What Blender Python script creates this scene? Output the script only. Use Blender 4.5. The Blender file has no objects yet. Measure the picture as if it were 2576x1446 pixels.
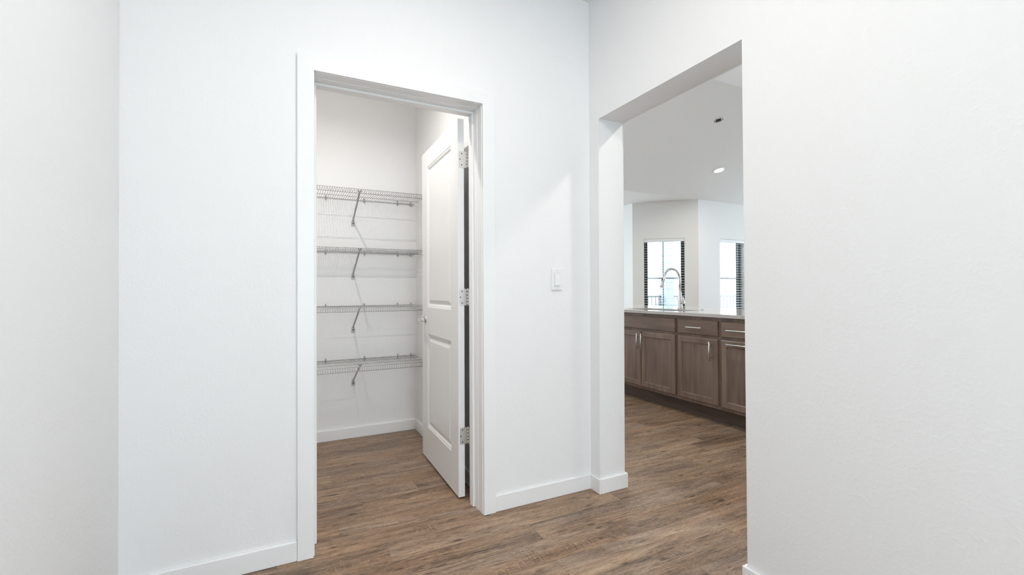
import bpy, bmesh, math, random
from mathutils import Vector, Matrix
random.seed(7)
SC = bpy.context.scene
COL = SC.collection

# ------------------------------------------------------------------ camera
F_PX, W_PX = 1129.98, 2576.0
YAW, PITCH, ROLL = 1.1054757, 0.0076864, -0.0041277
CAM_POS = Vector((-1.5368, -2.0764, 1.1124))
fw = Vector((math.cos(YAW)*math.cos(PITCH), math.sin(YAW)*math.cos(PITCH), math.sin(PITCH)))
rt = Vector((math.sin(YAW), -math.cos(YAW), 0))
up = rt.cross(fw)
rt, up = math.cos(ROLL)*rt + math.sin(ROLL)*up, -math.sin(ROLL)*rt + math.cos(ROLL)*up
cd = bpy.data.cameras.new('camera')
cd.sensor_width = 36.0
cd.lens = F_PX/W_PX*36.0
cd.clip_start = 0.02
co = bpy.data.objects.new('camera', cd)
co.matrix_world = Matrix(((rt.x, up.x, -fw.x, CAM_POS.x), (rt.y, up.y, -fw.y, CAM_POS.y),
                          (rt.z, up.z, -fw.z, CAM_POS.z), (0, 0, 0, 1)))
COL.objects.link(co)
SC.camera = co

# ------------------------------------------------------------------ world: even white overcast sky
SKY_STRENGTH = 2.8
w = bpy.data.worlds.new('overcast_sky')
SC.world = w
w.use_nodes = True
bg = w.node_tree.nodes['Background']
bg.inputs['Color'].default_value = (0.75, 0.90, 1.0, 1)
bg.inputs['Strength'].default_value = SKY_STRENGTH

# ------------------------------------------------------------------ view
vs = SC.view_settings
vs.view_transform = 'Standard'
vs.look = 'None'
vs.gamma = 1.0
vs.use_curve_mapping = False
vs.exposure = 1.0
SC.cycles.max_bounces = 8
SC.cycles.diffuse_bounces = 5
SC.cycles.glossy_bounces = 4
SC.cycles.transparent_max_bounces = 10
SC.cycles.use_adaptive_sampling = True
SC.cycles.adaptive_threshold = 0.05
SC.cycles.use_denoising = True
SC.cycles.sample_clamp_indirect = 6.0

# lamp power in watts
HALL_LAMP, CLOSET_LAMP, KITCHEN_LAMP = 5.5, 10.0, 7.4

# ------------------------------------------------------------------ helpers
def obj(name, bm, mat, parent=None, smooth=False):
    me = bpy.data.meshes.new(name)
    bmesh.ops.recalc_face_normals(bm, faces=bm.faces[:])
    bm.to_mesh(me); bm.free()
    if smooth:
        for p in me.polygons: p.use_smooth = True
    if mat: me.materials.append(mat)
    o = bpy.data.objects.new(name, me)
    COL.objects.link(o)
    if parent: o.parent = parent
    return o

def inst(name, me, parent=None, loc=(0, 0, 0), rot=None):
    o = bpy.data.objects.new(name, me)
    COL.objects.link(o)
    if parent: o.parent = parent
    o.location = loc
    if rot: o.rotation_euler = rot
    return o

def tag(o, label=None, cat=None, group=None, kind=None):
    if label: o['label'] = label
    if cat: o['category'] = cat
    if group: o['group'] = group
    if kind: o['kind'] = kind
    return o

def thing(name, label, cat, loc=(0, 0, 0), rotz=0.0, group=None, kind=None):
    o = bpy.data.objects.new(name, None)
    o.empty_display_size = 0.05
    COL.objects.link(o)
    o.location = loc
    o.rotation_euler = (0, 0, rotz)
    return tag(o, label, cat, group, kind)

def copy_tree(o, parent=None):
    c = o.copy(); COL.objects.link(c); c.parent = parent
    for ch in o.children: copy_tree(ch, c)
    return c

def box(bm, x0, x1, y0, y1, z0, z1, bev=0.0, seg=1):
    vs_ = [bm.verts.new(p) for p in ((x0,y0,z0),(x1,y0,z0),(x1,y1,z0),(x0,y1,z0),(x0,y0,z1),(x1,y0,z1),(x1,y1,z1),(x0,y1,z1))]
    fs = [bm.faces.new([vs_[i] for i in f]) for f in ((3,2,1,0),(4,5,6,7),(0,1,5,4),(1,2,6,5),(2,3,7,6),(3,0,4,7))]
    if bev > 0:
        es = list({e for f in fs for e in f.edges})
        bmesh.ops.bevel(bm, geom=es, offset=bev, segments=seg, profile=0.5, affect='EDGES')

def bxo(name, dims, mat, parent=None, bev=0.0, seg=1):
    bm = bmesh.new(); box(bm, *dims, bev=bev, seg=seg)
    return obj(name, bm, mat, parent)

def tube(bm, pts, r, n=10, closed_ends=True):
    pts = [Vector(p) for p in pts]
    rr = r if isinstance(r, (list, tuple)) else [r]*len(pts)
    rings = []
    prev = None
    for i, p in enumerate(pts):
        if i == 0: t = pts[1]-pts[0]
        elif i == len(pts)-1: t = pts[-1]-pts[-2]
        else: t = (pts[i+1]-pts[i]).normalized() + (pts[i]-pts[i-1]).normalized()
        t.normalize()
        if prev is None:
            a = Vector((0, 0, 1)) if abs(t.z) < 0.9 else Vector((1, 0, 0))
            u = t.cross(a).normalized()
        else:
            u = (prev - t*prev.dot(t)).normalized()
        prev = u
        v = t.cross(u)
        rings.append([bm.verts.new(p + rr[i]*(math.cos(2*math.pi*k/n)*u + math.sin(2*math.pi*k/n)*v)) for k in range(n)])
    for a, b in zip(rings, rings[1:]):
        for k in range(n):
            bm.faces.new((a[k], a[(k+1) % n], b[(k+1) % n], b[k]))
    if closed_ends:
        bm.faces.new(rings[0][::-1]); bm.faces.new(rings[-1])

def lathe(bm, prof, n=24, M=None):
    """prof: list of (r, h) revolved about local z, M: matrix"""
    M = M or Matrix.Identity(4)
    rings = []
    for r, h in prof:
        if r < 1e-6: rings.append([bm.verts.new(M @ Vector((0, 0, h)))])
        else: rings.append([bm.verts.new(M @ Vector((r*math.cos(2*math.pi*k/n), r*math.sin(2*math.pi*k/n), h))) for k in range(n)])
    for a, b in zip(rings, rings[1:]):
        for k in range(n):
            k2 = (k+1) % n
            if len(a) == 1 and len(b) == 1: continue
            if len(a) == 1: bm.faces.new((a[0], b[k], b[k2]))
            elif len(b) == 1: bm.faces.new((a[k], a[k2], b[0]))
            else: bm.faces.new((a[k], a[k2], b[k2], b[k]))

def frame_matrix(o, xdir, zdir):
    z = Vector(zdir).normalized(); x = Vector(xdir); x = (x - z*x.dot(z)).normalized(); y = z.cross(x)
    return Matrix(((x.x, y.x, z.x, o[0]), (x.y, y.y, z.y, o[1]), (x.z, y.z, z.z, o[2]), (0, 0, 0, 1)))

def prism(bm, poly, z0, z1):
    a = [bm.verts.new((x, y, z0)) for x, y in poly]
    b = [bm.verts.new((x, y, z1)) for x, y in poly]
    bm.faces.new(a[::-1]); bm.faces.new(b)
    n = len(poly)
    for i in range(n): bm.faces.new((a[i], a[(i+1) % n], b[(i+1) % n], b[i]))

# ------------------------------------------------------------------ materials
def new_mat(name):
    m = bpy.data.materials.new(name); m.use_nodes = True
    nt = m.node_tree
    return m, nt, nt.nodes['Principled BSDF']

def N(nt, t, **kw):
    n = nt.nodes.new(t)
    for k, v in kw.items(): setattr(n, k, v)
    return n

def plain(name, col, rough=0.5, metal=0.0, spec=0.5, var=0.02, scale=20.0, bump=0.0, bscale=200.0):
    m, nt, b = new_mat(name)
    b.inputs['Roughness'].default_value = rough
    b.inputs['Metallic'].default_value = metal
    b.inputs['Specular IOR Level'].default_value = spec
    tc = N(nt, 'ShaderNodeTexCoord')
    no = N(nt, 'ShaderNodeTexNoise'); no.inputs['Scale'].default_value = scale; no.inputs['Detail'].default_value = 3
    nt.links.new(tc.outputs['Object'], no.inputs['Vector'])
    mx = N(nt, 'ShaderNodeMix', data_type='RGBA')
    mx.inputs[6].default_value = (*[c*(1-var) for c in col], 1)
    mx.inputs[7].default_value = (*[min(1, c*(1+var)) for c in col], 1)
    nt.links.new(no.outputs['Fac'], mx.inputs[0])
    nt.links.new(mx.outputs[2], b.inputs['Base Color'])
    if bump > 0:
        n2 = N(nt, 'ShaderNodeTexNoise'); n2.inputs['Scale'].default_value = bscale; n2.inputs['Detail'].default_value = 2
        nt.links.new(tc.outputs['Object'], n2.inputs['Vector'])
        bp = N(nt, 'ShaderNodeBump'); bp.inputs['Strength'].default_value = bump; bp.inputs['Distance'].default_value = 0.002
        nt.links.new(n2.outputs['Fac'], bp.inputs['Height'])
        nt.links.new(bp.outputs['Normal'], b.inputs['Normal'])
    return m

def wall_paint(name, col, strength=0.25):
    """white eggshell paint over light orange-peel / knock-down texture"""
    m, nt, b = new_mat(name)
    b.inputs['Roughness'].default_value = 0.55
    b.inputs['Specular IOR Level'].default_value = 0.25
    b.inputs['Base Color'].default_value = (*col, 1)
    tc = N(nt, 'ShaderNodeTexCoord')
    n1 = N(nt, 'ShaderNodeTexNoise'); n1.inputs['Scale'].default_value = 70; n1.inputs['Detail'].default_value = 1.5; n1.inputs['Roughness'].default_value = 0.5
    nt.links.new(tc.outputs['Object'], n1.inputs['Vector'])
    rp = N(nt, 'ShaderNodeValToRGB')
    rp.color_ramp.elements[0].position = 0.48; rp.color_ramp.elements[1].position = 0.66
    nt.links.new(n1.outputs['Fac'], rp.inputs['Fac'])
    bp = N(nt, 'ShaderNodeBump'); bp.inputs['Strength'].default_value = strength; bp.inputs['Distance'].default_value = 0.0016
    nt.links.new(rp.outputs['Color'], bp.inputs['Height'])
    nt.links.new(bp.outputs['Normal'], b.inputs['Normal'])
    return m

def emit(name, col, strength):
    m = bpy.data.materials.new(name); m.use_nodes = True
    nt = m.node_tree; nt.nodes.clear()
    e = N(nt, 'ShaderNodeEmission'); e.inputs['Color'].default_value = (*col, 1); e.inputs['Strength'].default_value = strength
    o = N(nt, 'ShaderNodeOutputMaterial'); nt.links.new(e.outputs[0], o.inputs[0])
    return m

def glass(name):
    m = bpy.data.materials.new(name); m.use_nodes = True
    nt = m.node_tree; nt.nodes.clear()
    t = N(nt, 'ShaderNodeBsdfTransparent'); t.inputs['Color'].default_value = (0.95, 0.97, 0.97, 1)
    g = N(nt, 'ShaderNodeBsdfGlossy'); g.inputs['Roughness'].default_value = 0.02
    fr = N(nt, 'ShaderNodeValue'); fr.outputs[0].default_value = 0.04
    mx = N(nt, 'ShaderNodeMixShader'); o = N(nt, 'ShaderNodeOutputMaterial')
    nt.links.new(fr.outputs[0], mx.inputs[0]); nt.links.new(t.outputs[0], mx.inputs[1]); nt.links.new(g.outputs[0], mx.inputs[2]); nt.links.new(mx.outputs[0], o.inputs[0])
    return m

def plank_wood(name):
    """grey-brown rustic oak vinyl plank, grain along local x, each plank different"""
    m, nt, b = new_mat(name)
    L = nt.links.new
    tc = N(nt, 'ShaderNodeTexCoord'); oi = N(nt, 'ShaderNodeObjectInfo')
    sh = N(nt, 'ShaderNodeVectorMath', operation='SCALE'); sh.inputs[0].default_value = (31.7, 17.3, 5.1)
    L(oi.outputs['Random'], sh.inputs['Scale'])
    ad = N(nt, 'ShaderNodeVectorMath', operation='ADD'); L(tc.outputs['Object'], ad.inputs[0]); L(sh.outputs[0], ad.inputs[1])
    def noise(sx, sy, detail, rough, dist=0.0):
        mp = N(nt, 'ShaderNodeMapping'); mp.inputs['Scale'].default_value = (sx, sy, 1); L(ad.outputs[0], mp.inputs['Vector'])
        n = N(nt, 'ShaderNodeTexNoise'); n.inputs['Scale'].default_value = 1; n.inputs['Detail'].default_value = detail
        n.inputs['Roughness'].default_value = rough; n.inputs['Distortion'].default_value = dist
        L(mp.outputs[0], n.inputs['Vector']); return n
    def math_(op, a, bb=None, c=None):
        n = N(nt, 'ShaderNodeMath', operation=op)
        for i, v in enumerate((a, bb, c)):
            if v is None: continue
            if isinstance(v, (int, float)): n.inputs[i].default_value = v
            else: L(v, n.inputs[i])
        return n.outputs[0]
    def remap(o, a0, a1, b0=0.0, b1=1.0):
        n = N(nt, 'ShaderNodeMapRange'); n.inputs['From Min'].default_value = a0; n.inputs['From Max'].default_value = a1
        n.inputs['To Min'].default_value = b0; n.inputs['To Max'].default_value = b1; L(o, n.inputs['Value']); return n.outputs[0]
    broad = noise(1.5, 9, 5, 0.62, 0.9)
    streak = noise(4.2, 48, 6, 0.74, 0.5)
    fine = noise(45, 300, 2, 0.7)
    # long wavy growth-ring lines that gather into cathedral shapes
    mpw = N(nt, 'ShaderNodeMapping'); mpw.inputs['Scale'].default_value = (1.3, 12, 1); L(ad.outputs[0], mpw.inputs['Vector'])
    wv = N(nt, 'ShaderNodeTexWave', wave_type='BANDS', bands_direction='Y'); wv.inputs['Scale'].default_value = 2.1
    wv.inputs['Distortion'].default_value = 16.0; wv.inputs['Detail'].default_value = 4; wv.inputs['Detail Scale'].default_value = 0.8; wv.inputs['Detail Roughness'].default_value = 0.7
    L(mpw.outputs[0], wv.inputs['Vector'])
    gate = noise(1.7, 7, 3, 0.55)
    ring = math_('MULTIPLY', math_('SUBTRACT', wv.outputs['Fac'], 0.55), remap(gate.outputs['Fac'], 0.54, 0.70, 0.03, 0.20))
    # short dark pores along the grain
    pore = noise(11, 95, 3, 0.6)
    porev = remap(pore.outputs['Fac'], 0.58, 0.70, 0.0, -0.22)
    # saw marks across the grain
    saw = noise(190, 26, 2, 0.5)
    sgate = noise(3.4, 13, 2, 0.6)
    sawv = math_('MULTIPLY', math_('SUBTRACT', saw.outputs['Fac'], 0.5), remap(sgate.outputs['Fac'], 0.56, 0.68, 0.0, 0.55))
    # sparse knots
    mpk = N(nt, 'ShaderNodeMapping'); mpk.inputs['Scale'].default_value = (1.7, 4.6, 1); L(ad.outputs[0], mpk.inputs['Vector'])
    vk = N(nt, 'ShaderNodeTexVoronoi'); vk.inputs['Scale'].default_value = 1.0; vk.inputs['Randomness'].default_value = 1.0
    vk.voronoi_dimensions = '2D'
    L(mpk.outputs[0], vk.inputs['Vector'])
    kn = remap(math_('ADD', vk.outputs['Distance'], math_('MULTIPLY', math_('SUBTRACT', streak.outputs['Fac'], 0.5), 0.07)), 0.012, 0.055, -0.24, 0.0)
    v = math_('MULTIPLY', broad.outputs['Fac'], 0.62)
    v = math_('MULTIPLY_ADD', streak.outputs['Fac'], 0.58, v)
    v = math_('MULTIPLY_ADD', fine.outputs['Fac'], 0.50, v)
    v = math_('ADD', v, ring)
    v = math_('ADD', v, porev)
    v = math_('ADD', v, sawv)
    v = math_('ADD', v, kn)
    v = math_('MULTIPLY_ADD', math_('SUBTRACT', oi.outputs['Random'], 0.5), 0.08, v)
    v = math_('MULTIPLY_ADD', math_('SUBTRACT', v, 0.815), 1.12, 0.515)
    rp = N(nt, 'ShaderNodeValToRGB')
    cr = rp.color_ramp
    stops = [(0.24, (0.070, 0.042, 0.028)), (0.38, (0.135, 0.088, 0.057)), (0.50, (0.216, 0.143, 0.094)), (0.62, (0.306, 0.209, 0.141)), (0.78, (0.430, 0.312, 0.220))]
    cr.elements[0].position, cr.elements[0].color = stops[0][0], (*stops[0][1], 1)
    cr.elements[1].position, cr.elements[1].color = stops[-1][0], (*stops[-1][1], 1)
    for p, c in stops[1:-1]:
        e = cr.elements.new(p); e.color = (*c, 1)
    L(v, rp.inputs['Fac'])
    # warm / grey drift
    hue = noise(1.1, 6, 2, 0.5)
    gm = N(nt, 'ShaderNodeMix', data_type='RGBA', blend_type='MULTIPLY'); gm.inputs[0].default_value = 1.0
    hr = N(nt, 'ShaderNodeValToRGB'); hr.color_ramp.elements[0].position = 0.35; hr.color_ramp.elements[0].color = (1.06, 1.0, 0.92, 1)
    hr.color_ramp.elements[1].position = 0.65; hr.color_ramp.elements[1].color = (0.96, 1.0, 1.06, 1)
    L(hue.outputs['Fac'], hr.inputs['Fac']); L(rp.outputs['Color'], gm.inputs[6]); L(hr.outputs['Color'], gm.inputs[7])
    L(gm.outputs[2], b.inputs['Base Color'])
    b.inputs['Roughness'].default_value = 0.42
    b.inputs['Specular IOR Level'].default_value = 0.35
    bp = N(nt, 'ShaderNodeBump'); bp.inputs['Strength'].default_value = 0.2; bp.inputs['Distance'].default_value = 0.001
    L(fine.outputs['Fac'], bp.inputs['Height']); L(bp.outputs['Normal'], b.inputs['Normal'])
    return m

def cabinet_wood(name, axis, dark=1.0):
    """grey-brown stained maple, grain along the given local axis"""
    m, nt, b = new_mat(name)
    L = nt.links.new
    tc = N(nt, 'ShaderNodeTexCoord'); oi = N(nt, 'ShaderNodeObjectInfo')
    sh = N(nt, 'ShaderNodeVectorMath', operation='SCALE'); sh.inputs[0].default_value = (9.1, 13.7, 5.3); L(oi.outputs['Random'], sh.inputs['Scale'])
    ad = N(nt, 'ShaderNodeVectorMath', operation='ADD'); L(tc.outputs['Object'], ad.inputs[0]); L(sh.outputs[0], ad.inputs[1])
    mp = N(nt, 'ShaderNodeMapping'); s = [26, 26, 26]; s[axis] = 2.2; mp.inputs['Scale'].default_value = s; L(ad.outputs[0], mp.inputs['Vector'])
    n = N(nt, 'ShaderNodeTexNoise'); n.inputs['Scale'].default_value = 1; n.inputs['Detail'].default_value = 6; n.inputs['Roughness'].default_value = 0.6; L(mp.outputs[0], n.inputs['Vector'])
    mp2 = N(nt, 'ShaderNodeMapping'); s = [5, 5, 5]; s[axis] = 1.2; mp2.inputs['Scale'].default_value = s; L(ad.outputs[0], mp2.inputs['Vector'])
    n2 = N(nt, 'ShaderNodeTexNoise'); n2.inputs['Scale'].default_value = 1; n2.inputs['Detail'].default_value = 2; L(mp2.outputs[0], n2.inputs['Vector'])
    av = N(nt, 'ShaderNodeMath', operation='MULTIPLY_ADD'); av.inputs[1].default_value = 0.5; L(n.outputs['Fac'], av.inputs[0])
    hf = N(nt, 'ShaderNodeMath', operation='MULTIPLY'); hf.inputs[1].default_value = 0.5; L(n2.outputs['Fac'], hf.inputs[0]); L(hf.outputs[0], av.inputs[2])
    rp = N(nt, 'ShaderNodeValToRGB')
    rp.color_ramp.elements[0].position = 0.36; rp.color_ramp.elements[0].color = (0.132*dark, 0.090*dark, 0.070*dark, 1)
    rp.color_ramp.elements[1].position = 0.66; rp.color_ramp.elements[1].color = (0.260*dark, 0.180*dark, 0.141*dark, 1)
    L(av.outputs[0], rp.inputs['Fac']); L(rp.outputs['Color'], b.inputs['Base Color'])
    b.inputs['Roughness'].default_value = 0.38
    return m

def quartz(name):
    m, nt, b = new_mat(name)
    L = nt.links.new
    tc = N(nt, 'ShaderNodeTexCoord')
    vo = N(nt, 'ShaderNodeTexVoronoi'); vo.inputs['Scale'].default_value = 240; L(tc.outputs['Object'], vo.inputs['Vector'])
    n = N(nt, 'ShaderNodeTexNoise'); n.inputs['Scale'].default_value = 330; n.inputs['Detail'].default_value = 3; L(tc.outputs['Object'], n.inputs['Vector'])
    rp = N(nt, 'ShaderNodeValToRGB')
    rp.color_ramp.elements[0].position = 0.32; rp.color_ramp.elements[0].color = (0.36, 0.33, 0.31, 1)
    rp.color_ramp.elements[1].position = 0.52; rp.color_ramp.elements[1].color = (0.56, 0.535, 0.51, 1)
    L(n.outputs['Fac'], rp.inputs['Fac']); L(rp.outputs['Color'], b.inputs['Base Color'])
    b.inputs['Roughness'].default_value = 0.07
    b.inputs['Specular IOR Level'].default_value = 0.6
    return m

M_WALL = wall_paint('wall_paint', (0.87, 0.87, 0.87), 0.16)
M_CEIL = wall_paint('ceiling_paint', (0.87, 0.87, 0.865), 0.3)
M_KWALL = wall_paint('living_room_paint', (0.83, 0.83, 0.82), 0.12)
M_TRIM = plain('white_trim_enamel', (0.88, 0.88, 0.88), 0.32, var=0.006, scale=6)
M_DOOR = plain('white_door_enamel', (0.86, 0.86, 0.86), 0.34, var=0.008, scale=6, bump=0.05, bscale=350)
M_PLANK = plank_wood('oak_vinyl_plank')
M_CABV = cabinet_wood('stained_maple_upright', 2)
M_CABH = cabinet_wood('stained_maple_crosswise', 1)
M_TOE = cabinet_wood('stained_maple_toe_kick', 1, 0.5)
M_QUARTZ = quartz('speckled_quartz')
M_NICKEL = plain('satin_nickel', (0.66, 0.65, 0.63), 0.38, metal=1.0, var=0.03, scale=60)
M_CHROME = plain('polished_chrome', (0.72, 0.72, 0.72), 0.08, metal=1.0, var=0.02, scale=40)
M_SCREW = plain('dark_screw_head', (0.10, 0.10, 0.10), 0.45, metal=0.8)
M_STEEL = plain('brushed_sink_steel', (0.55, 0.53, 0.50), 0.3, metal=1.0)
M_WIRE = plain('white_vinyl_coated_wire', (0.45, 0.445, 0.44), 0.35, var=0.01)
M_PLASTIC = plain('white_switch_plastic', (0.86, 0.86, 0.865), 0.3, var=0.004)
M_SHADOWGAP = plain('dark_gap', (0.05, 0.05, 0.05), 0.6)
M_BLACK = plain('black_vinyl_window_frame', (0.022, 0.026, 0.03), 0.4, var=0.1)
M_SLAT = plain('white_blind_slat', (0.82, 0.84, 0.85), 0.4, var=0.01)
M_CORD = plain('dark_blind_cord', (0.05, 0.05, 0.05), 0.7)
M_GLASS = glass('window_glass')
M_POST = plain('pale_grey_post_cladding', (0.50, 0.54, 0.57), 0.7, var=0.05)
M_RAIL = plain('grey_railing_metal', (0.20, 0.215, 0.23), 0.5)
M_DECK = plain('grey_balcony_concrete', (0.45, 0.45, 0.44), 0.8, var=0.1)
M_LAMP_HALL = emit('hall_lamp_lens', (1.0, 0.95, 0.89), 4.0)
M_LAMP_CLOSET = emit('closet_lamp_lens', (1.0, 0.96, 0.91), 4.0)
M_LAMP_KITCHEN = emit('downlight_lens', (1.0, 0.97, 0.92), 4.0)
M_BOXDARK = plain('dark_junction_box', (0.02, 0.016, 0.015), 0.6)
M_WIRE_RED = plain('brown_wire_connector', (0.12, 0.045, 0.04), 0.5)

# ------------------------------------------------------------------ key dimensions (metres)
X_LEFT = -2.075          # hall left wall face
T_B = 0.175              # wall with the opening: x 0..T_B
T_A = 0.165              # wall with the closet door: y 0..T_A
Y_FAR, Y_NEAR, H_OPEN = -0.083, -0.962, 2.063
Z_CEIL = 2.751
XC0, XC1 = -1.497, -0.597        # casing outer
XI0, XI1 = -1.435, -0.661        # casing inner
H_CAS, W_CAS, T_CAS = 2.049, 0.060, 0.017
JX0, JX1, H_JAMB = -1.4285, -0.6665, 2.044
YC, XCR, XCL = 1.537, -0.596, -2.06  # closet back, right and left wall faces
HB, TB = 0.082, 0.0125
Y_BACK = -4.6
RIDGE_Y, RIDGE_Z, EAVE_Z = 1.218, 3.358, 2.75
CX, CY = 5.102, 3.648            # outward corner of the living room wall
DX, DY = 4.29, 4.46

def structure(name, bm, mat, label, cat, parent=None):
    o = obj(name, bm, mat, parent)
    return tag(o, label, cat, None, 'structure')

# ------------------------------------------------------------------ floor with planks
bm = bmesh.new(); box(bm, -2.4, 8.8, -4.8, 8.2, -0.12, -0.004)
floor = structure('floor', bm, M_PLANK, 'grey brown oak look plank floor running through hall, closet and kitchen', 'floor')
PW, PL, GAP = 0.15, 1.2, 0.0005
bm = bmesh.new(); box(bm, -PL/2+GAP/2, PL/2-GAP/2, -PW/2+GAP/2, PW/2-GAP/2, -0.0045, 0.0, bev=0.0004)
plank_proto = obj('plank', bm, M_PLANK)
plank_me = plank_proto.data
bpy.data.objects.remove(plank_proto)
known = {-1: -1.146+1.2, -2: -0.505, -3: -0.14, -4: -0.546, -5: 0.30, -6: -0.055, 2: -1.18, 3: -0.873, 5: -1.30, 6: -0.88, 9: -1.014}
for row in range(-20, 24):
    y0 = -0.04 + row*PW
    off = known.get(row, random.uniform(0, PL))
    x = off - PL*math.ceil((off+2.25)/PL)
    while x < 2.0:
        o = inst('plank', plank_me, floor, (x+PL/2, y0+PW/2, 0))
        if random.random() < 0.5: o.rotation_euler = (0, 0, math.pi)
        x += PL

# ------------------------------------------------------------------ walls and ceilings
bm = bmesh.new()
box(bm, -2.3, JX0-0.02, 0, T_A, 0, 3.0)
box(bm, JX1+0.02, 0.0, 0, T_A, 0, 3.0)
box(bm, JX0-0.02, JX1+0.02, 0, T_A, H_JAMB+0.02, 3.0)
structure('wall_front', bm, M_WALL, 'white hall wall with the closet doorway cut through it', 'wall')
bm = bmesh.new()
yz = [(-4.7, 0), (Y_NEAR, 0), (Y_NEAR, H_OPEN), (Y_FAR, H_OPEN), (Y_FAR, 0), (8.1, 0), (8.1, 3.6), (-4.7, 3.6)]
va = [bm.verts.new((0, y, z)) for y, z in yz]; vb = [bm.verts.new((T_B, y, z)) for y, z in yz]
bm.faces.new(va); bm.faces.new(vb[::-1])
for i in range(8): bm.faces.new((va[i], va[(i+1) % 8], vb[(i+1) % 8], vb[i]))
bev = []
for vv in (va, vb):
    for i in (1, 2, 3): bev += [e for e in vv[i].link_edges if e.other_vert(vv[i]) is vv[i+1]]
bmesh.ops.bevel(bm, geom=bev, offset=0.004, segments=2, profile=0.5, affect='EDGES')
structure('wall_right', bm, M_WALL, 'white wall with the cased-free opening into the kitchen', 'wall')
bm = bmesh.new(); box(bm, X_LEFT-0.15, X_LEFT, -4.7, 0, 0, 3.0)
structure('wall_left', bm, M_WALL, 'plain white wall running towards the viewer from the closet wall', 'wall')
# back wall of the hall with an unseen opening added to bring in cool daylight
bm = bmesh.new()
DAYLIGHT_HOLE = (-1.70, -0.35, 0.08, 2.30)
box(bm, X_LEFT-0.15, DAYLIGHT_HOLE[0], Y_BACK-0.15, Y_BACK, 0, 3.0); box(bm, DAYLIGHT_HOLE[1], T_B, Y_BACK-0.15, Y_BACK, 0, 3.0)
box(bm, DAYLIGHT_HOLE[0], DAYLIGHT_HOLE[1], Y_BACK-0.15, Y_BACK, 0, DAYLIGHT_HOLE[2]); box(bm, DAYLIGHT_HOLE[0], DAYLIGHT_HOLE[1], Y_BACK-0.15, Y_BACK, DAYLIGHT_HOLE[3], 3.0)
structure('wall_back', bm, M_WALL, 'white wall at the unseen end of the hall with an added daylight opening', 'wall')
bm = bmesh.new(); box(bm, X_LEFT-0.2, 0.02, Y_BACK-0.2, 0.02, Z_CEIL, Z_CEIL+0.1)
structure('ceiling', bm, M_CEIL, 'flat white ceiling of the hall', 'ceiling')
# closet shell
bm = bmesh.new(); box(bm, XCL-0.12, XCR+0.12, YC, YC+0.12, 0, 3.0)
structure('wall_closet_back', bm, M_WALL, 'white back wall of the closet behind the wire shelves', 'wall')
bm = bmesh.new(); box(bm, XCR, XCR+0.12, T_A, YC, 0, 3.0)
structure('wall_closet_right', bm, M_WALL, 'white closet side wall behind the open door', 'wall')
bm = bmesh.new(); box(bm, XCL-0.12, XCL, T_A, YC, 0, 3.0)
structure('wall_closet_left', bm, M_WALL, 'white closet side wall hidden beside the doorway', 'wall')
bm = bmesh.new(); box(bm, XCL-0.1, XCR+0.1, T_A-0.05, YC+0.1, Z_CEIL, Z_CEIL+0.1)
structure('ceiling_closet', bm, M_CEIL, 'flat white ceiling of the closet', 'ceiling')

# living room shell: vaulted ceiling, angled bay walls
bm = bmesh.new()
prof = [(-3.3, EAVE_Z), (2*RIDGE_Y-CY, EAVE_Z), (RIDGE_Y, RIDGE_Z), (CY, EAVE_Z)]
lo = []; hi = []
for x in (T_B-0.05, 8.7):
    lo.append([bm.verts.new((x, y, z)) for y, z in prof]); hi.append([bm.verts.new((x, y, z+0.12)) for y, z in prof])
for i in range(3):
    bm.faces.new((lo[0][i], lo[1][i], lo[1][i+1], lo[0][i+1])); bm.faces.new((hi[0][i+1], hi[1][i+1], hi[1][i], hi[0][i]))
    bm.faces.new((lo[0][i+1], hi[0][i+1], hi[0][i], lo[0][i])); bm.faces.new((lo[1][i], hi[1][i], hi[1][i+1], lo[1][i+1]))
bm.faces.new((lo[0][0], hi[0][0], hi[1][0], lo[1][0])); bm.faces.new((lo[1][3], hi[1][3], hi[0][3], lo[0][3]))
prism(bm, [(T_B-0.05, CY), (CX+0.12, CY), (CX, CY+0.06), (DX+0.06, DY+0.06), (DX+0.06, 8.1), (T_B-0.05, 8.1)], EAVE_Z, EAVE_Z+0.12)
structure('ceiling_living', bm, plain('vault_ceiling_paint', (0.84, 0.84, 0.835), 0.6, var=0.01, scale=3, bump=0.2, bscale=90), 'white vaulted ceiling over kitchen and living room', 'ceiling')

WIN_Z0, WIN_Z1, WT = 0.61, 2.068, 0.16
def wall_with_hole(name, origin, ang, length, holes, label, mat=M_KWALL, h=3.6, start=0.0):
    """local x along the wall, local y outward thickness"""
    bm = bmesh.new()
    x = start
    for a, b_, z0, z1 in holes:
        box(bm, x, a, 0, WT, 0, h)
        box(bm, a, b_, 0, WT, 0, z0); box(bm, a, b_, 0, WT, z1, h)
        x = b_
    box(bm, x, length, 0, WT, 0, h)
    bmesh.ops.transform(bm, matrix=Matrix.Translation((origin[0], origin[1], 0)) @ Matrix.Rotation(ang, 4, 'Z'), verts=bm.verts[:])
    return structure(name, bm, mat, label, 'wall')
R_HOLE = (5.670-CX, 6.366-CX, WIN_Z0, WIN_Z1)
wall_with_hole('wall_living_right', (CX, CY), 0.0, 3.5, [R_HOLE], 'pale living room wall with a blind-covered window, beyond the island', h=2.76)
DLEN = math.hypot(DX-CX, DY-CY)
L_HOLE = (0.205, 0.915, WIN_Z0, WIN_Z1)      # measured from the (DX,DY) end
wall_with_hole('wall_living_angled', (DX, DY), -math.pi/4, DLEN, [L_HOLE], 'angled living room wall with the window behind the faucet', h=2.76)
wall_with_hole('wall_living_left', (DX, 8.0), -math.pi/2, 8.0-DY, [], 'bright living room wall left of the angled wall', h=2.76)
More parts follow.
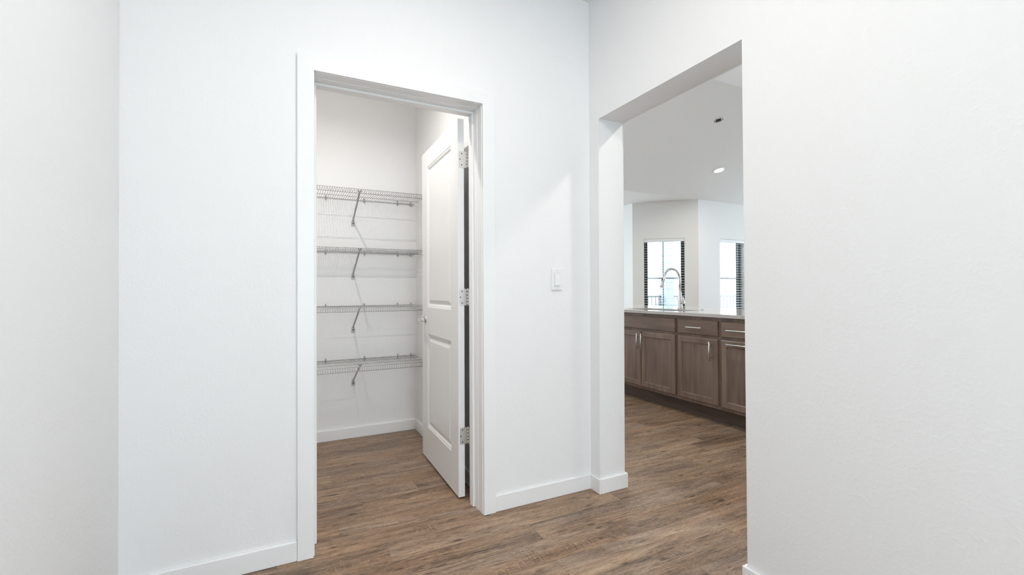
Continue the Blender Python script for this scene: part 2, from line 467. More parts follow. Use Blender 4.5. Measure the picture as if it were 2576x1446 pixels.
# far, east and south walls; unseen openings in the first two are added for daylight
wall_with_hole('wall_living_far', (T_B, 8.0), 0.0, DX-T_B, [(0.3, 3.9, 0.05, 2.6)], 'far end wall of the living room', h=3.0)
wall_with_hole('wall_living_east', (8.6, CY), -math.pi/2, 7.0, [(0.9, 4.8, 0.3, 2.4)], 'east wall of the living room', h=3.6)
wall_with_hole('wall_kitchen_south', (8.7, -3.2), math.pi, 8.6, [], 'end wall of the kitchen', h=3.0)

# ------------------------------------------------------------------ baseboards
def base_run(name, boxes, label):
    bm = bmesh.new()
    for b_ in boxes: box(bm, *b_, 0.0, HB, bev=0.0035, seg=2)
    return structure(name, bm, M_TRIM, label, 'baseboard')
base_run('baseboard_front', [(X_LEFT, XC0, -TB, 0)], 'white baseboard left of the closet doorway')
base_run('baseboard_corner', [(XC1, 0, -TB, 0), (-TB, 0, Y_FAR-TB, -TB), (0, T_B, Y_FAR-TB, Y_FAR), (T_B, T_B+TB, Y_FAR-TB, 3.0)], 'white baseboard from the closet casing around the wall end')
base_run('baseboard_right', [(-TB, 0, -4.6, Y_NEAR+TB), (0, T_B, Y_NEAR, Y_NEAR+TB), (T_B, T_B+TB, -3.2, Y_NEAR+TB)], 'white baseboard at the near side of the kitchen opening')
base_run('baseboard_left', [(X_LEFT, X_LEFT+TB, -4.6, -TB)], 'white baseboard along the left hall wall')
base_run('baseboard_closet', [(XCL, XCR, YC-TB, YC), (XCR-TB, XCR, T_A, YC-TB), (XCL, XCL+TB, T_A, YC-TB), (JX1+0.08, XCR-TB, T_A, T_A+TB)], 'white baseboard around the closet')

# ------------------------------------------------------------------ closet door frame
frame = thing('trim_1', 'white flat door casing, jamb and stop around the closet doorway', 'door frame', (0, 0, 0), kind='structure')
bm = bmesh.new()
xz = [(XC0, 0), (XI0, 0), (XI0, H_CAS), (XI1, H_CAS), (XI1, 0), (XC1, 0), (XC1, H_CAS+W_CAS), (XC0, H_CAS+W_CAS)]
va = [bm.verts.new((x, -T_CAS, z)) for x, z in xz]; vb = [bm.verts.new((x, 0, z)) for x, z in xz]
bm.faces.new(va); bm.faces.new(vb[::-1])
for i in range(8): bm.faces.new((va[i], va[(i+1) % 8], vb[(i+1) % 8], vb[i]))
bmesh.ops.bevel(bm, geom=list({e for v in va for e in v.link_edges if e.other_vert(v) in va}), offset=0.0018, segments=2, profile=0.5, affect='EDGES')
obj('casing', bm, M_TRIM, frame)
for sx, xf in ((1, JX1), (-1, JX0)):
    a, b_ = sorted((xf, xf+sx*0.02))
    bxo('jamb', (a, b_, 0.049, T_A+0.003, 0, H_JAMB+0.02), M_TRIM, frame, 0.0012)
    a, b_ = sorted((xf+sx*0.0025, xf+sx*0.02))
    bxo('jamb_extension', (a, b_, -0.001, 0.049, 0, H_JAMB+0.02), M_TRIM, frame, 0.0012)
    a, b_ = sorted((xf, xf-sx*0.0115))
    bxo('stop', (a, b_, 0.092, 0.130, 0, H_JAMB-0.0115), M_TRIM, frame, 0.002)
bxo('head_jamb', (JX0, JX1, 0.049, T_A+0.003, H_JAMB, H_JAMB+0.02), M_TRIM, frame, 0.0012)
bxo('head_extension', (JX0-0.002, JX1+0.002, -0.001, 0.049, H_JAMB+0.0025, H_JAMB+0.02), M_TRIM, frame, 0.0012)
bxo('head_stop', (JX0, JX1, 0.092, 0.130, H_JAMB-0.0115, H_JAMB), M_TRIM, frame, 0.002)
# casing on the closet side
bxo('closet_casing', (XC0, XI0, T_A, T_A+0.014, 0, H_CAS), M_TRIM, frame, 0.0015)
bxo('closet_head_casing', (XC0, XC1+0.0, T_A, T_A+0.014, H_CAS, H_CAS+W_CAS), M_TRIM, frame, 0.0015)

# ------------------------------------------------------------------ closet door (two-panel, open)
TH = math.radians(89.28)
DW, DT, DZ0, DZ1 = 0.742, 0.035, 0.012, 2.041
door = thing('door_1', 'white two-panel closet door standing open with nickel hinges', 'door', (-0.7158, 0.2018, 0), TH, kind='structure')
# local x: hinge edge -> free edge, local y: 0 = hall face .. -DT = closet face
PAN = [(0.121, 0.618, 0.221, 0.835), (0.121, 0.618, 1.008, 1.931)]
bm = bmesh.new()
def door_face(y, sgn):
    xs = [0, PAN[0][0], PAN[0][1], DW]
    zs = [DZ0, PAN[0][2], PAN[0][3], PAN[1][2], PAN[1][3], DZ1]
    grid = [[bm.verts.new((x, y, z)) for z in zs] for x in xs]
    for i in range(3):
        for j in range(5):
            if i == 1 and j in (1, 3): continue
            bm.faces.new((grid[i][j], grid[i+1][j], grid[i+1][j+1], grid[i][j+1]))
    for k, j in ((0, 1), (1, 3)):
        prev = [grid[1][j], grid[2][j], grid[2][j+1], grid[1][j+1]]
        x0, x1, z0, z1 = PAN[k]
        for ins, dep in ((0.004, 0.0025), (0.013, 0.0045), (0.022, 0.0115), (0.026, 0.0115), (0.047, 0.0035), (0.049, 0.003)):
            cur = [bm.verts.new((x, y - sgn*dep, z)) for x, z in ((x0+ins, z0+ins), (x1-ins, z0+ins), (x1-ins, z1-ins), (x0+ins, z1-ins))]
            for q in range(4): bm.faces.new((prev[q], prev[(q+1) % 4], cur[(q+1) % 4], cur[q]))
            prev = cur
        bm.faces.new(prev)
    return grid
g0 = door_face(0.0, 1); g1 = door_face(-DT, -1)
for i in range(3):
    bm.faces.new((g0[i][0], g0[i+1][0], g1[i+1][0], g1[i][0])); bm.faces.new((g0[i][5], g1[i][5], g1[i+1][5], g0[i+1][5]))
for j in range(5):
    bm.faces.new((g0[0][j], g1[0][j], g1[0][j+1], g0[0][j+1])); bm.faces.new((g0[3][j], g0[3][j+1], g1[3][j+1], g1[3][j]))
obj('slab', bm, M_DOOR, door)
# lever sets on both faces
def lever_set(face_y, s):
    bm = bmesh.new()
    lathe(bm, [(0, 0.011), (0.012, 0.011), (0.020, 0.0085), (0.027, 0.004), (0.0285, 0.0), (0.0285, -0.0005), (0, -0.0005)], 28, frame_matrix((0.668, face_y, 0.928), (1, 0, 0), (0, s, 0)))
    h = obj('handle', bm, M_CHROME, door, True)
    tag(h, 'polished lever handle on round rosette')
    bm = bmesh.new()
    tube(bm, [(0.668, face_y+s*0.008, 0.928), (0.668, face_y+s*0.030, 0.928)], [0.0105, 0.0085], 14)
    obj('neck', bm, M_CHROME, h, True)
    bm = bmesh.new()
    tube(bm, [(0.676, face_y+s*0.040, 0.928), (0.672, face_y+s*0.041, 0.928), (0.655, face_y+s*0.043, 0.928), (0.625, face_y+s*0.044, 0.9275), (0.585, face_y+s*0.043, 0.9265), (0.562, face_y+s*0.041, 0.9255), (0.558, face_y+s*0.040, 0.9255)],
         [0.004, 0.0095, 0.0105, 0.0095, 0.0085, 0.008, 0.003], 14)
    obj('lever', bm, M_CHROME, h, True)
lever_set(0.0, 1); lever_set(-DT, -1)
bxo('latch_plate', (DW-0.0005, DW+0.001, -0.030, -0.005, 0.90, 0.956), M_NICKEL, door)
# hinges
def rounded_leaf(bm, x, y0, y1, z0, z1, r, t):
    """plate on plane x, rounded corners on the y1 side"""
    pts = [(y0, z0)]
    for k in range(6): a = -math.pi/2 + k/5*math.pi/2; pts.append((y1-r+r*math.cos(a), z0+r+r*math.sin(a)))
    for k in range(6): a = k/5*math.pi/2; pts.append((y1-r+r*math.cos(a), z1-r+r*math.sin(a)))
    pts.append((y0, z1))
    a = [bm.verts.new((x, y, z)) for y, z in pts]; b_ = [bm.verts.new((x-t, y, z)) for y, z in pts]
    bm.faces.new(a); bm.faces.new(b_[::-1])
    for i in range(len(pts)): j = (i+1) % len(pts); bm.faces.new((a[i], a[j], b_[j], b_[i]))
for zc in (1.822, 1.080, 0.337):
    bm = bmesh.new(); rounded_leaf(bm, -0.0002, -DT-0.012, -0.0065, zc-0.0445, zc+0.0445, 0.010, 0.0022)
    hg = obj('hinge', bm, M_NICKEL, door)
    tag(hg, 'satin nickel butt hinge')
    bm = bmesh.new()
    hx, hy = -0.004, -DT-0.0185
    for k in range(5):
        z0 = zc-0.0445+k*0.0178
        tube(bm, [(hx, hy, z0+0.0006), (hx, hy, z0+0.0172)], 0.0068, 14)
    tube(bm, [(hx, hy, zc-0.049), (hx, hy, zc+0.0465), (hx, hy, zc+0.0495)], [0.0035, 0.0035, 0.0028], 10)
    obj('barrel', bm, M_NICKEL, hg, True)
    bm = bmesh.new(); box(bm, -0.045, -0.006, -0.0535, -0.0513, zc-0.0445, zc+0.0445)
    obj('jamb_leaf', bm, M_NICKEL, hg)
    for yy, zz in ((-0.0215, 0.031), (-0.0125, 0.0), (-0.0215, -0.031)):
        bm = bmesh.new(); lathe(bm, [(0, 0.0006), (0.0020, 0.0004), (0.0036, -0.0001)], 12, frame_matrix((-0.0026, yy, zc+zz), (0, 1, 0), (-1, 0, 0)))
        obj('screw', bm, M_SCREW, hg, True)

# ------------------------------------------------------------------ wire shelves in the closet
SX0, SX1, SDEPTH, WR = XCL+0.02, XCR-0.014, 0.40, 0.0015
def make_shelf():
    t = thing('wire_shelf', '', 'shelf', (0, 0, 0), group='wire shelves in the closet')
    # local: y = 0 at the wall, -SDEPTH at the front, z = 0 deck level
    def rail(name, y, z, r):
        bm = bmesh.new(); tube(bm, [(SX0, y, z), (SX1, y, z)], r, 8); return obj(name, bm, M_WIRE, t, True)
    rail('back_rail', -0.006, -0.0028, 0.0021)
    rail('middle_rail', -0.133, -0.0034, 0.0021)
    rail('middle_rail', -0.267, -0.0034, 0.0021)
    rail('front_rail', -SDEPTH, -0.0020, 0.0023)
    rail('lip_rail', -SDEPTH-0.002, -0.031, 0.0023)
    bm = bmesh.new()
    n = int((SX1-SX0)/0.0155)
    for k in range(n+1):
        x = SX0+0.004 + k*0.0155
        tube(bm, [(x, -0.003, 0), (x, -SDEPTH+0.003, 0), (x, -SDEPTH-0.004, -0.004), (x, -SDEPTH-0.005, -0.033)], WR, 5)
    cw = obj('cross_wires', bm, M_WIRE, t, True)
    cw['kind'] = 'stuff'
    # diagonal support bracket with foot plate
    bx = -1.082
    bm = bmesh.new()
    tube(bm, [(bx, -0.006, -0.168), (bx, -0.012, -0.160), (bx+0.004, -0.30, -0.020), (bx+0.004, -0.322, -0.010)], [0.0045, 0.0062, 0.0062, 0.0050], 10)
    br = obj('support_bracket', bm, M_WIRE, t, True)
    bm = bmesh.new()
    pts = [(-0.013, -0.205), (0.013, -0.205), (0.013, -0.175), (0.006, -0.158), (-0.006, -0.158), (-0.013, -0.175)]
    a = [bm.verts.new((bx+x, 0, z)) for x, z in pts]; b_ = [bm.verts.new((bx+x, -0.005, z)) for x, z in pts]
    bm.faces.new(a); bm.faces.new(b_[::-1])
    for i in range(6): bm.faces.new((a[i], a[(i+1) % 6], b_[(i+1) % 6], b_[i]))
    obj('foot_plate', bm, M_WIRE, br)
    bm = bmesh.new(); lathe(bm, [(0, 0.006), (0.003, 0.0055), (0.005, 0.003), (0.005, 0)], 12, frame_matrix((bx, -0.004, -0.184), (1, 0, 0), (0, -1, 0)))
    obj('screw', bm, M_SCREW, br, True)
    bm = bmesh.new()
    for dx in (-0.011, 0.011):
        tube(bm, [(bx+0.004, -0.318, -0.012), (bx+0.004+dx, -0.332, 0.0035), (bx+0.004+dx*1.1, -0.345, 0.004)], 0.0036, 8)
    obj('hook', bm, M_WIRE, br, True)
    # back wall clips
    for cx_ in (-1.90, -1.58, -1.276, -1.000, -0.745, -0.640):
        bm = bmesh.new()
        box(bm, cx_-0.006, cx_+0.006, -0.010, 0, -0.018, 0.006, bev=0.002)
        tube(bm, [(cx_, -0.004, 0.006), (cx_, -0.013, 0.010), (cx_, -0.018, 0.003), (cx_, -0.015, -0.008), (cx_, -0.006, -0.012)], 0.0034, 8)
        c = obj('wall_clip', bm, M_WIRE, t)
        bm = bmesh.new(); lathe(bm, [(0, 0.012), (0.0028, 0.0115), (0.004, 0.008), (0.004, 0)], 10, frame_matrix((cx_, 0, 0.011), (1, 0, 0), (0, -1, 0)))
        obj('nail', bm, M_SCREW, c, True)
    # end bracket on the side wall
    bm = bmesh.new(); box(bm, SX1-0.002, XCR, -SDEPTH-0.008, -SDEPTH+0.02, -0.040, 0.002, bev=0.003)
    obj('end_clip', bm, M_WIRE, t)
    return t
shelf_labels = ['topmost white wire shelf in the closet, the highest of four', 'second white wire shelf from the closet ceiling',
                'third white wire shelf from the closet ceiling, level with the door handle', 'lowest white wire shelf, just above the closet baseboard']
proto = make_shelf()
for i, z in enumerate((1.817, 1.412, 1.006, 0.600)):
    s = proto if i == 0 else copy_tree(proto)
    s.location = (0, YC, z)
    s['label'] = shelf_labels[i]

# ------------------------------------------------------------------ light switches
def wall_switch(label, loc, rotz):
    t = thing('light_switch', label, 'switch', loc, rotz)
    # local: faces -y
    bxo('plate', (-0.0355, 0.0355, -0.0065, 0, -0.0585, 0.0585), M_PLASTIC, t, 0.003, 2)
    bxo('rocker_gap', (-0.0172, 0.0172, -0.0068, -0.005, -0.0345, 0.0345), M_SHADOWGAP if False else plain('switch_recess', (0.5, 0.5, 0.5), 0.6), t)
    bm = bmesh.new()
    v = [bm.verts.new(p) for p in ((-0.0163, -0.005, -0.0335), (0.0163, -0.005, -0.0335), (0.0163, -0.005, 0.0335), (-0.0163, -0.005, 0.0335),
                                   (-0.0163, -0.0125, -0.0325), (0.0163, -0.0125, -0.0325), (0.0163, -0.0075, 0.0335), (-0.0163, -0.0075, 0.0335))]
    for f in ((3, 2, 1, 0), (4, 5, 6, 7), (0, 1, 5, 4), (1, 2, 6, 5), (2, 3, 7, 6), (3, 0, 4, 7)): bm.faces.new([v[i] for i in f])
    obj('rocker', bm, M_PLASTIC, t)
    for z in (0.048, -0.048):
        bm = bmesh.new(); lathe(bm, [(0, 0.0008), (0.0022, 0.0006), (0.0032, 0)], 12, frame_matrix((0, -0.0064, z), (1, 0, 0), (0, -1, 0)))
        s = obj('screw', bm, plain('white_screw', (0.62, 0.62, 0.62), 0.4), t, True)
    return t
wall_switch('single white rocker switch on the wall between closet door and corner', (-0.222, 0, 1.174), 0)
wall_switch('white switch plate seen edge-on on the kitchen side of the wall end', (T_B, -0.0425, 1.143), math.pi/2)

# ------------------------------------------------------------------ ceiling lamps
def disc_lamp(name, label, loc, r, lens_mat, power, tilt=0.0, drop=0.012, recess=-0.0005):
    t = thing(name, label, 'ceiling light', loc)
    t.rotation_euler = (tilt, 0, 0)
    bm = bmesh.new(); lathe(bm, [(r*1.22, 0.0), (r*1.22, -drop*0.7), (r*1.1, -drop), (r*0.98, -drop), (r*0.98, -drop*0.6)], 40)
    obj('trim_ring', bm, M_PLASTIC, t, True)
    bm = bmesh.new()
    n = 32
    bm.faces.new([bm.verts.new((r*math.cos(-2*math.pi*k/n), r*math.sin(-2*math.pi*k/n), -drop+recess)) for k in range(n)])
    obj('lens', bm, lens_mat, t)
    ld = bpy.data.lights.new('lamp', 'AREA'); ld.shape = 'DISK'; ld.size = 2*r
    ld.energy = power; ld.color = lens_mat.node_tree.nodes['Emission'].inputs['Color'].default_value[:3]
    lo_ = bpy.data.objects.new('lamp', ld); COL.objects.link(lo_); lo_.parent = t; lo_.location = (0, 0, -drop+recess-0.001)
    return t
disc_lamp('flush_light', 'round flush ceiling light in the hall over the closet doorway', (-1.02, -1.10, Z_CEIL), 0.12, M_LAMP_HALL, HALL_LAMP, drop=0.03)
disc_lamp('flush_light', 'added round ceiling light at the unseen end of the hall', (-1.04, -3.30, Z_CEIL), 0.12, M_LAMP_HALL, HALL_LAMP, drop=0.03)  # extra unseen lamp, added to even out the hall wall brightness
disc_lamp('flush_light', 'round flush ceiling light inside the closet', (-1.33, 0.46, Z_CEIL), 0.025, M_LAMP_CLOSET, CLOSET_LAMP, drop=0.05, recess=0.0125)
SLOPE = math.atan(0.25)
def vault(x, y):
    return (x, y, RIDGE_Z - 0.25*abs(y-RIDGE_Y))
disc_lamp('recessed_light', 'lit recessed downlight in the sloped living room ceiling', vault(4.477, 2.712), 0.070, M_LAMP_KITCHEN, KITCHEN_LAMP, -SLOPE)
for i, (x, y) in enumerate(((1.0, -0.75), (1.0, 1.9), (3.0, -0.4), (2.7, 3.1))):
    y_ = y
    disc_lamp('recessed_light', ['recessed downlight over the walkway beside the kitchen opening', 'recessed downlight over the walkway beside the sink cabinets',
              'recessed downlight over the near end of the island', 'recessed downlight over the far end of the island'][i], vault(x, y_), 0.070, M_LAMP_KITCHEN, KITCHEN_LAMP, -SLOPE if y > RIDGE_Y else SLOPE)
# uncovered ceiling box
t = thing('ceiling_fixture_box', 'white ring with an open wiring box in the sloped ceiling', 'ceiling box', vault(3.263, 1.746))
t.rotation_mode = 'QUATERNION'
t.rotation_quaternion = (Matrix.Rotation(-SLOPE, 3, 'X') @ Matrix.Rotation(math.radians(-55), 3, 'Z')).to_quaternion()
bm = bmesh.new(); lathe(bm, [(0.077, 0.0), (0.077, -0.003), (0.072, -0.008), (0.063, -0.008), (0.060, -0.005), (0.060, 0.0)], 36)
obj('ring', bm, M_PLASTIC, t, True)
bm = bmesh.new(); lathe(bm, [(0, -0.004), (0.061, -0.004)], 28)
obj('cover_disc', bm, plain('white_mounting_plate', (0.62, 0.63, 0.63), 0.5), t)
bm = bmesh.new(); box(bm, -0.030, 0.030, -0.030, 0.030, -0.0065, -0.0045)
obj('open_box', bm, M_BOXDARK, t)
for s in (-1, 1):
    bm = bmesh.new(); lathe(bm, [(0, -0.0055), (0.006, -0.005), (0.006, -0.004)], 12, Matrix.Translation((s*0.044, 0, 0))); obj('screw_hole', bm, M_BOXDARK, t)
bm = bmesh.new(); tube(bm, [(-0.012, -0.020, -0.006), (-0.018, -0.030, -0.014), (-0.020, -0.040, -0.014), (-0.016, -0.046, -0.008)], 0.006, 8)
tube(bm, [(0.020, 0.014, -0.006), (0.006, 0.004, -0.012), (-0.014, -0.008, -0.010)], 0.004, 8)
obj('wiring', bm, M_WIRE_RED, t, True)

# ------------------------------------------------------------------ windows and blinds
def window(name, M, width, label, frame_w=0.062, muntin=True):
    """M: local x along the wall (viewed from inside, left to right), local y outward, z up, origin at lower-left inner corner of the hole"""
    t = thing(name, label, 'window', kind='structure')
    t.matrix_world = M
    h = WIN_Z1-WIN_Z0
    y0, y1 = 0.085, 0.150
    bxo('frame', (0, frame_w, y0, y1, 0, h), M_BLACK, t, 0.002)
    bxo('frame', (width-frame_w, width, y0, y1, 0, h), M_BLACK, t, 0.002)
    bxo('frame_head', (frame_w, width-frame_w, y0, y1, h-0.045, h), M_BLACK, t, 0.002)
    bxo('frame_sill', (frame_w, width-frame_w, y0, y1, 0, 0.055), M_BLACK, t, 0.002)
    bxo('meeting_rail', (frame_w, width-frame_w, y0+0.01, y1-0.01, h/2-0.013, h/2+0.013), M_BLACK, t, 0.002)
    bxo('pane', (frame_w, width-frame_w, 0.115, 0.119, 0.055, h/2-0.013), M_GLASS, t)
    bxo('pane', (frame_w, width-frame_w, 0.125, 0.129, h/2+0.013, h-0.045), M_GLASS, t)
    bxo('sill_board', (0, width, -0.015, 0.085, -0.018, 0.004), M_TRIM, t, 0.003)
    return t
def blind(M, width, label):
    t = thing('window_blind', label, 'blind', group='white slatted blinds in the living room windows')
    t.matrix_world = M
    h = WIN_Z1-WIN_Z0
    bxo('valence', (0.004, width-0.004, 0.002, 0.010, h-0.062, h-0.003), M_SLAT, t, 0.002)
    bxo('head_rail', (0.006, width-0.006, 0.014, 0.064, h-0.045, h-0.004), M_SLAT, t, 0.002)
    bm = bmesh.new()
    n = 6
    ring = []
    for x in (0.006, width-0.006):
        top = [bm.verts.new((x, 0.014+0.050*k/n, 0.0018+0.0018*math.sin(math.pi*k/n))) for k in range(n+1)]
        bot = [bm.verts.new((x, 0.014+0.050*k/n, -0.0006+0.0018*math.sin(math.pi*k/n))) for k in range(n+1)]
        ring.append(top+bot[::-1])
    m_ = len(ring[0])
    for k in range(m_): bm.faces.new((ring[0][k], ring[0][(k+1) % m_], ring[1][(k+1) % m_], ring[1][k]))
    bm.faces.new(ring[0]); bm.faces.new(ring[1][::-1])
    first = obj('slat', bm, M_SLAT, t)
    z = h-0.085
    first.location = (0, 0, z); z -= 0.0465
    tilt = (math.radians(5), 0, 0); first.rotation_euler = tilt
    while z > 0.05:
        inst('slat', first.data, t, (0, 0, z), tilt); z -= 0.0465
    bxo('bottom_rail', (0.006, width-0.006, 0.016, 0.062, 0.010, 0.028), M_SLAT, t, 0.003)
    for x in (0.12, width-0.12):
        for y in (0.0125, 0.0655):
            bm = bmesh.new(); tube(bm, [(x, y, 0.02), (x, y, h-0.03)], 0.0009, 5); obj('ladder_cord', bm, M_SLAT, t)
    bm = bmesh.new(); tube(bm, [(width*0.47, 0.006, h-0.06), (width*0.47, 0.006, h-0.75)], 0.0035, 8)
    return t, bm
MR = Matrix.Translation((CX+R_HOLE[0], CY, WIN_Z0))
WRW = R_HOLE[1]-R_HOLE[0]
window('window_1', MR, WRW, 'black framed window in the pale wall right of the faucet')
bl, wand = blind(MR, WRW, 'open white slatted blind in the window right of the faucet'); wand.free()
bm = bmesh.new(); tube(bm, [(0.13, 0.072, WIN_Z1-WIN_Z0-0.06), (0.13, 0.072, 0.03)], 0.0022, 8); obj('tilt_wand', bm, M_CORD, bl)
Rz = Matrix.Rotation(-math.pi/4, 4, 'Z')
ML = Matrix.Translation((DX, DY, 0)) @ Rz @ Matrix.Translation((L_HOLE[0], 0, WIN_Z0))
WLW = L_HOLE[1]-L_HOLE[0]
wl = window('window_2', ML, WLW, 'black framed window in the angled wall behind the faucet')
bxo('mullion', (0.332, 0.346, 0.09, 0.145, 0.055, WIN_Z1-WIN_Z0-0.045), M_BLACK, wl, 0.002)
bl, wand = blind(ML, WLW, 'open white slatted blind in the window behind the faucet'); wand.free()

# ------------------------------------------------------------------ balcony outside
bm = bmesh.new(); prism(bm, [(CX+0.2, CY+0.18), (9.5, CY+0.18), (9.5, 5.55), (4.5, 5.55), (4.5, 4.62), (4.62, 4.5)], -0.25, -0.06)
tag(obj('balcony_floor', bm, M_DECK), 'grey concrete balcony slab outside the windows', 'balcony', None, 'structure')
t = thing('balcony_post', 'pale grey clad balcony post outside the angled window', 'post', (6.0, 5.30, -0.06))
PH = 2.95
bxo('core', (-0.105, 0.105, -0.105, 0.105, 0, PH), M_POST, t)
bm = bmesh.new(); box(bm, -0.115, 0.115, -0.115, 0.115, 0, 0.145, bev=0.004)
clad = obj('siding_board', bm, M_POST, t); clad.location = (0, 0, 0.90)
for k in range(1, 14): inst('siding_board', clad.data, t, (0, 0, 0.90+k*0.148))
bxo('pedestal', (-0.14, 0.14, -0.14, 0.14, 0, 0.84), M_POST, t, 0.004)
bxo('pedestal_cap', (-0.165, 0.165, -0.165, 0.165, 0.84, 0.90), M_POST, t, 0.006)
def railing(x0, x1, label):
    t = thing('balcony_railing', label, 'railing', (x0, 5.30, -0.06))
    Lr = x1-x0
    bxo('top_rail', (0, Lr, -0.025, 0.025, 1.02, 1.06), M_RAIL, t, 0.004)
    bxo('bottom_rail', (0, Lr, -0.018, 0.018, 0.08, 0.11), M_RAIL, t, 0.003)
    bm = bmesh.new(); box(bm, -0.008, 0.008, -0.008, 0.008, 0.11, 1.02)
    f = obj('baluster', bm, M_RAIL, t); f.location = (0.06, 0, 0)
    k = 1
    while 0.06+k*0.11 < Lr-0.03:
        inst('baluster', f.data, t, (0.06+k*0.11, 0, 0)); k += 1
    bxo('rail_post', (0, 0.05, -0.025, 0.025, 0, 1.07), M_RAIL, t, 0.003)
    bxo('rail_post', (Lr-0.05, Lr, -0.025, 0.025, 0, 1.07), M_RAIL, t, 0.003)
railing(4.52, 5.83, 'grey metal balcony railing left of the clad post')
railing(6.17, 9.4, 'grey metal balcony railing right of the clad post')

# ------------------------------------------------------------------ kitchen island
XF, XT, XDOOR = 1.662, 1.735, 1.642       # face frame, toe kick, door fronts
Y_A, Y_B, Y_C, Y_D, Y_E = 1.836, 0.921, 0.464, 0.007, -0.60
CZ = 0.886
def pull(parent, c, axis, L=0.158):
    """bar pull; c = centre on the front plane, axis 1 = horizontal, 2 = upright"""
    bm = bmesh.new()
    d = Vector((0, 1, 0)) if axis == 1 else Vector((0, 0, 1))
    c = Vector(c)
    p = c + Vector((-0.030, 0, 0))
    tube(bm, [p - d*L/2, p + d*L/2], 0.0060, 12)
    h = obj('handle', bm, M_NICKEL, parent, True)
    for s in (-1, 1):
        bm = bmesh.new(); q = c + d*s*0.048
        tube(bm, [q + Vector((0.001, 0, 0)), q + Vector((-0.030, 0, 0))], 0.0042, 8)
        tube_o = obj('handle_post', bm, M_NICKEL, parent, True)
    return h
def cab_door(parent, y0, y1, z0, z1):
    """shaker door; local coords, front plane at x = XDOOR - XF"""
    fx0, fx1 = XDOOR-XF, -0.0005
    R = 0.055
    bm = bmesh.new()
    # mitred bevelled frame as one mesh
    def ring(ins, x): return [bm.verts.new((x, y, z)) for y, z in ((y0+ins, z0+ins), (y1-ins, z0+ins), (y1-ins, z1-ins), (y0+ins, z1-ins))]
    rs = [ring(0, fx1), ring(0, fx0+0.006), ring(0.006, fx0), ring(R-0.006, fx0), ring(R, fx0+0.010), ring(R, fx1)]
    for a, b_ in zip(rs, rs[1:]):
        for q in range(4): bm.faces.new((a[q], a[(q+1) % 4], b_[(q+1) % 4], b_[q]))
    for q in range(4): bm.faces.new((rs[-1][q], rs[-1][(q+1) % 4], rs[0][(q+1) % 4], rs[0][q]))
    d = obj('door', bm, M_CABV, parent)
    bxo('panel', (fx0+0.009, fx1, y0+R-0.002, y1-R+0.002, z0+R-0.002, z1-R+0.002), M_CABV, d)
    return d
def drawer_front(parent, y0, y1, z0, z1, name='drawer_front'):
    fx0, fx1 = XDOOR-XF, -0.0005
    bm = bmesh.new()
    def ring(ins, x): return [bm.verts.new((x, y, z)) for y, z in ((y0+ins, z0+ins), (y1-ins, z0+ins), (y1-ins, z1-ins), (y0+ins, z1-ins))]
    rs = [ring(0, fx1), ring(0, fx0+0.006), ring(0.007, fx0)]
    for a, b_ in zip(rs, rs[1:]):
        for q in range(4): bm.faces.new((a[q], a[(q+1) % 4], b_[(q+1) % 4], b_[q]))
    bm.faces.new(rs[-1]); bm.faces.new(rs[0][::-1])
    return obj(name, bm, M_CABH, parent)
Z_D0, Z_D1, Z_R0, Z_R1 = 0.152, 0.703, 0.727, 0.855
def cabinet(label, y0, y1, group='island base cabinets'):
    t = thing('base_cabinet', label, 'cabinet', (XF, y0, 0), group=group)
    W = y1-y0
    bm = bmesh.new()
    box(bm, 0, 0.60, 0.0005, 0.018, 0.125, CZ-0.0005); box(bm, 0, 0.60, W-0.018, W-0.0005, 0.125, CZ-0.0005)
    box(bm, 0, 0.018, 0.018, W-0.018, 0.125, CZ-0.0005); box(bm, 0.582, 0.60, 0.018, W-0.018, 0.125, CZ-0.0005)
    box(bm, 0.018, 0.582, 0.018, W-0.018, 0.125, 0.143)
    obj('body', bm, M_CABV, t)
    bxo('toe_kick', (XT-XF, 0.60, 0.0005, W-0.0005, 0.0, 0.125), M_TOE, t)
    return t, W
c, W = cabinet('dark stained sink base cabinet with two doors under a false drawer panel', Y_B, Y_A)
drawer_front(c, 0.017, W-0.017, Z_R0, Z_R1, 'false_drawer_panel')
for a, b_, hy in ((0.017, W/2-0.003, W/2-0.030), (W/2+0.003, W-0.017, W/2+0.030)):
    d = cab_door(c, a, b_, Z_D0, Z_D1); pull(d, (XDOOR-XF, hy, 0.602), 2)
c, W = cabinet('dark stained cabinet with one drawer over a door with upright pull', Y_C, Y_B)
d = drawer_front(c, 0.017, W-0.017, Z_R0, Z_R1); pull(d, (XDOOR-XF, W/2+0.010, 0.788), 1)
d = cab_door(c, 0.017, W-0.017, Z_D0, Z_D1); pull(d, (XDOOR-XF, 0.075, 0.602), 2)
c, W = cabinet('dark stained pull-out cabinet with crosswise pulls on drawer and door', Y_D, Y_C)
d = drawer_front(c, 0.017, W-0.017, Z_R0, Z_R1); pull(d, (XDOOR-XF, W/2+0.045, 0.788), 1, 0.19)
d = cab_door(c, 0.017, W-0.017, Z_D0, Z_D1); pull(d, (XDOOR-XF, W/2+0.045, 0.676), 1, 0.19)
c, W = cabinet('dark stained end cabinet of the island hidden behind the opening', Y_E, Y_D)
d = drawer_front(c, 0.017, W-0.017, Z_R0, Z_R1); pull(d, (XDOOR-XF, W/2, 0.788), 1)
d = cab_door(c, 0.017, W-0.017, Z_D0, Z_D1); pull(d, (XDOOR-XF, 0.075, 0.602), 2)
c, W = cabinet('dark stained cabinet at the far end of the island beyond the sink', Y_A, 3.05)
d = drawer_front(c, 0.017, W-0.017, Z_R0, Z_R1); d = cab_door(c, 0.017, W/2-0.003, Z_D0, Z_D1); d = cab_door(c, W/2+0.003, W-0.017, Z_D0, Z_D1)
